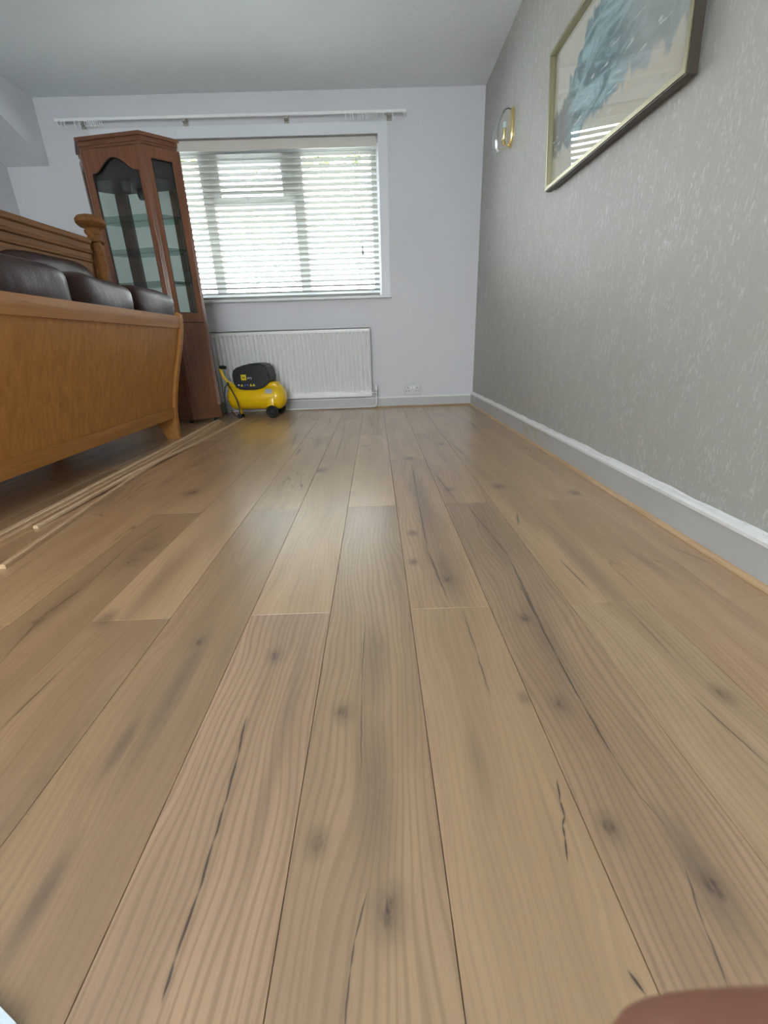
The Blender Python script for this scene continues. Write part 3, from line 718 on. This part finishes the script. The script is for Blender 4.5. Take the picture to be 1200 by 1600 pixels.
# S-curved stile
sp_ = [(0, .995, .28), (0, 1.02, .36), (.0, 1.045, .44), (.0, 1.045, .52), (.0, 1.03, .575)]
for dx in (-.012, .022):
    MB().tube([(dx+x, y-.01, z) for x, y, z in sp_], [.020, .024, .030, .031, .027], 14).build('curved_stile', m_oakpale, s2, smooth=True)
MB().box(-.06, -.01, .93, 1.03, .25, .575, .006).build('corner_block', m_oakpale, s2)
MB().lathe([(0, 0), (.052, 0), (.058, .008), (.052, .018), (.036, .026), (.034, .040), (.044, .052), (.046, .066), (.036, .076), (.040, .082), (.066, .088), (.082, .104), (.083, .122), (.070, .138), (.045, .146), (0, .148)], 28,
     Matrix.Translation((.005, 1.04, .572)) @ Matrix.Rotation(math.radians(-4), 4, 'X')).build('turned_knob', m_oakpale, s2, smooth=True)

# ------------------------------------------------------------------ loose floor strips
def strip(name, pts, wd, ht, label, mat, group='loose oak trim strips'):
    n = len(pts); mb = MB(); rings = []
    o0 = Vector(pts[0])
    for i, p_ in enumerate(pts):
        p_ = Vector(p_); t = (Vector(pts[min(i+1, n-1)])-Vector(pts[max(i-1, 0)])); t.z = 0; t.normalize(); s_ = Vector((-t.y, t.x, 0))
        c = p_-o0
        sec = [(-wd/2, 0), (wd/2, 0), (wd/2, ht*.45), (wd*.42, ht*.8), (wd*.2, ht), (-wd*.35, ht), (-wd/2, ht*.8)]
        rings.append([mb.bm.verts.new(c+s_*a+Vector((0, 0, b))) for a, b in sec])
    for a, b in zip(rings, rings[1:]):
        for k in range(7): mb.bm.faces.new((a[k], a[(k+1) % 7], b[(k+1) % 7], b[k]))
    mb.bm.faces.new(rings[0][::-1]); mb.bm.faces.new(rings[-1])
    o = mb.build(name, mat); o.location = o0; return setp(o, label, 'trim strip', group)
def lin(a, b, n, f=lambda t: 0): return [(a[0]+(b[0]-a[0])*k/n, a[1]+(b[1]-a[1])*k/n, .0004+f(k/n)) for k in range(n+1)]
strip('trim_strip', lin((-1.272, .60), (-1.352, 3.70), 8), .030, .018, 'oak trim strip lying nearest the sofa and running to the cabinet', m_bead2)
strip('trim_strip', lin((-1.238, .62), (-1.318, 3.66), 8), .024, .014, 'second oak trim strip from the sofa, side by side with its neighbour', m_beadw)
strip('trim_strip', [(-1.100, 1.115, .0004), (-1.155, 1.60, .0004), (-1.203, 2.08, .0004), (-1.240, 2.55, .0004), (-1.275, 3.1, .0004), (-1.298, 3.55, .0004)], .020, .014, 'oak trim strip splayed out furthest into the room at its near end', m_beadw)
strip('trim_strip', lin((-1.226, 1.418), (-1.166, 3.785), 14, lambda t: .0155*max(0, 1-abs(t-.30)/.28)), .018, .012, 'pale oak trim strip crossing over the splayed one', m_bead2)

# ------------------------------------------------------------------ air compressor
ac = empty('air_compressor', (-1.055, 3.93, 0), 'yellow air compressor with black motor cover by the radiator', 'compressor', rz=math.radians(-4))
Rt, Lt, zt = .108, .262, .172
tp = [(0, -Lt)]
for k in range(1, 9): a = k*PI/2/8; tp.append((Rt*math.sin(a), -Lt+.075*(1-math.cos(a))))
for k in range(8, -1, -1): a = k*PI/2/8; tp.append((Rt*math.sin(a), Lt-.075*(1-math.cos(a))))
tank = MB().lathe(tp, 32, Matrix.Translation((0, 0, zt)) @ Matrix.Rotation(PI/2, 4, 'Y')).build('tank', m_yellow, ac, smooth=True)
# saddle bracket at the right over the tank
Box(.10, .21, -.06, .06, zt+.07, zt+.125, .02, 3).build('saddle', m_yellow, ac, smooth=True)
Box(-.24, -.14, -.055, .055, zt+.07, zt+.12, .018, 3).build('saddle', m_yellow, ac, smooth=True)
# motor cover: outline in x-z, extruded in y with rounded edges
mc_ = [(-.155, .275), (-.165, .33), (-.160, .385), (-.135, .418), (-.06, .440), (.02, .455), (.10, .452), (.135, .435), (.150, .39), (.168, .325), (.135, .285), (.09, .252), (.03, .238), (-.08, .238), (-.13, .250)]
mb = MB().prism(mc_, lambda a, b, t: Vector((a, t, b)), (-.105, .105))
bmesh.ops.bevel(mb.bm, geom=list(mb.bm.edges), offset=.012, segments=3, affect='EDGES')
cov = mb.build('motor_cover', m_black, ac, smooth=True)
# printed marks
Box(-.085, -.040, -.1068, -.1050, .320, .366, .0).build('logo_sticker', m_yprint, ac, label='square yellow sticker')
MB().box(-.075, -.050, -.1076, -.1066, .336, .349).build('logo_mark', plain('dark olive print', (.25, .20, .01), .6), ac)
def flattext(txt, size, loc, mat, parent, name):
    cu = bpy.data.curves.new(name, 'FONT'); cu.body = txt; cu.size = size; cu.extrude = .0004
    t_ = bpy.data.objects.new(name, cu); coll(t_)
    dg = bpy.context.evaluated_depsgraph_get(); me = bpy.data.meshes.new_from_object(t_.evaluated_get(dg)); me.materials.clear(); me.materials.append(mat)
    bpy.data.objects.remove(t_)
    o = bpy.data.objects.new(name, me); coll(o); o.parent = parent; o.location = loc; o.rotation_euler = (PI/2, 0, 0); return o
flattext('airy', .028, (-.032, -.1062, .330), m_whprint, ac, 'lettering')
for k, x in enumerate((-.112, -.086, -.058, -.034, -.008, .018)):
    if k in (1, 4, 5): MB().prism([(x-.011, .270), (x+.011, .270), (x, .292)], lambda a, b, t: Vector((a, t, b)), (-.1068, -.105)).build('hazard_triangle', m_yprint, ac)
    elif k == 0: MB().box(x-.007, x+.007, -.1068, -.105, .276, .288).build('print_mark', m_whprint, ac)
    else: MB().lathe([(0, 0), (.009, 0), (.009, .0015), (0, .0015)], 14, Matrix.Translation((x, -.1068, .281)) @ Matrix.Rotation(PI/2, 4, 'X')).build('blue_disc', m_bprint, ac)
# rating label on tank side, bracket plate
def lab(u, v):
    a = math.radians(18+22*v); return Vector((.105+.06*u, -(Rt+.0015)*math.cos(a), zt+(Rt+.0015)*math.sin(a)))
MB().grid(4, 5, lab).build('rating_label', m_grey, ac, smooth=True)
Box(.115, .175, -.112, -.085, .055, .17, .006).build('wheel_bracket', m_yellow, ac, smooth=True)
for s_ in (-1, 1):
    wh = Matrix.Translation((.155, s_*.118, .054)) @ Matrix.Rotation(PI/2, 4, 'X')
    wo = MB().lathe([(0, -.014), (.018, -.016), (.030, -.010), (.044, -.014), (.052, -.010), (.054, 0), (.052, .010), (.044, .014), (.030, .010), (.018, .016), (0, .014)], 28, wh).build('wheel', m_rubber, ac, smooth=True)
    MB().lathe([(0, -.020), (.010, -.020), (.012, -.016), (.012, .016), (.010, .020), (0, .020)], 14, wh).build('hub', m_black, wo, smooth=True)
MB().tube([(.155, -.12, .054), (.155, .12, .054)], .007, 8).build('axle', m_steel, ac)
Box(-.175, -.155, -.02, .02, .02, .075, .004).build('foot_bracket', m_yellow, ac)
MB().lathe([(0, 0), (.020, 0), (.022, .012), (.012, .026), (0, .026)], 14, Matrix.Translation((-.165, 0, 0))).build('rubber_foot', m_rubber, ac, smooth=True)
hp = [(-.17, -.01, zt+.098), (-.205, -.012, zt+.112), (-.245, -.014, .305), (-.275, -.016, .355), (-.292, -.018, .405), (-.290, -.02, .420)]
MB().tube(hp, [.014, .014, .013, .013, .013, .013], 12).build('handle', m_yellow, ac, smooth=True)
MB().tube([(-.292, -.02, .424), (-.268, -.02, .427), (-.235, -.02, .424)], [.014, .016, .014], 12).build('grip', m_black, ac, smooth=True)
MB().tube([(-.155, 0, .27), (-.175, -.01, .30), (-.185, -.01, .325)], .007, 8).build('valve_stub', m_steel, ac, smooth=True)
cab = [(-.235, -.03, .300), (-.262, -.05, .255), (-.278, -.05, .18), (-.278, -.05, .10), (-.262, -.06, .04), (-.258, -.06, .02)]
MB().tube(cab, .0055, 8).build('power_cable', m_black, ac, smooth=True)
cab2 = [(-.235, -.03, .300), (-.20, -.115, .285), (-.165, -.135, .23), (-.138, -.138, .16), (-.125, -.138, .09), (-.128, -.13, .035), (-.15, -.12, .012), (-.18, -.12, .03), (-.21, -.115, .075)]
MB().tube(cab2, .0055, 8).build('power_cable', m_black, ac, smooth=True)
MB().box(-.148, -.112, -.15, -.12, .006, .045, .006).build('plug', m_black, ac)

# ------------------------------------------------------------------ white sheet at the near left corner
ws = MB().prism([(-.3785, .2138), (-.3515, .2010), (-.300, .150), (-.28, -.2), (-.75, -.2), (-.75, .24), (-.5, .245)], lambda a, b, t: Vector((a+.5, b, t)), (.0005, .005))
o = ws.build('packing_sheet', plain('bluish white foam sheet', (.80, .88, .98), .4)); o.location = (-.5, 0, 0)
setp(o, 'pale blue-white sheet edge on the floor at the near left corner', 'sheet')

# ------------------------------------------------------------------ hand beside the lens (only a fingertip is in view)
def cw(x, y, z): return CAM_R*x+CAM_U*y+CAM_F*z
def hand():
    me = bpy.data.meshes.new('hand'); o = bpy.data.objects.new('hand', me); coll(o)
    V = []; E_ = []; Rr = []
    def add(p, r, par=None):
        V.append(cw(*p)); Rr.append(r); i = len(V)-1
        if par is not None: E_.append((par, i))
        return i
    wrist = add((.125, -.185, -.085), .027); palm = add((.122, -.140, -.060), .030, wrist)
    tips = [[(.112, -.082, -.030, .012), (.106, -.056, .004, .0098), (.086, -.0520, .030, .0105), (.058, -.0524, .0350, .0102), (.0270, -.0525, .0352, .0096), (.0190, -.0530, .0352, .0078)],
            [(.128, -.098, -.032, .012), (.122, -.084, .004, .0098), (.100, -.082, .022, .0092), (.074, -.083, .024, .0088), (.052, -.084, .023, .007)],
            [(.134, -.120, -.038, .012), (.128, -.108, -.006, .0095), (.108, -.106, .010, .009), (.084, -.107, .012, .0085), (.064, -.108, .010, .0068)],
            [(.138, -.142, -.046, .011), (.132, -.132, -.020, .0085), (.116, -.130, -.008, .008), (.098, -.131, -.007, .0062)]]
    for ch in tips:
        p_ = palm
        for x, y, z, r in ch: p_ = add((x, y, z), r, p_)
    p_ = palm
    for x, y, z, r in [(.095, -.125, -.075, .015), (.068, -.098, -.080, .0115), (.050, -.072, -.075, .0100), (.040, -.055, -.066, .0078)]: p_ = add((x, y, z), r, p_)
    me.from_pydata([v[:] for v in V], E_, []); me.update()
    sk = o.modifiers.new('skin', 'SKIN')
    for i, r in enumerate(Rr): me.skin_vertices[0].data[i].radius = (r, r)
    me.skin_vertices[0].data[0].use_root = True
    sb = o.modifiers.new('sub', 'SUBSURF'); sb.levels = 2; sb.render_levels = 2
    o.location = CAM_O
    dg = bpy.context.evaluated_depsgraph_get(); m2 = bpy.data.meshes.new_from_object(o.evaluated_get(dg))
    o.modifiers.clear(); o.data = m2
    g = G('skin'); g.set(col=g.mix(g.noise(g.obj(), 60, 3), (.34, .15, .105), (.40, .19, .14)), rough=.5, sss=.15)
    m2.materials.clear(); m2.materials.append(g.m); m2.polygons.foreach_set('use_smooth', [True]*len(m2.polygons))
    setp(o, 'blurred bare fingertip of the hand holding the camera, at the lower right corner', 'hand')
hand()
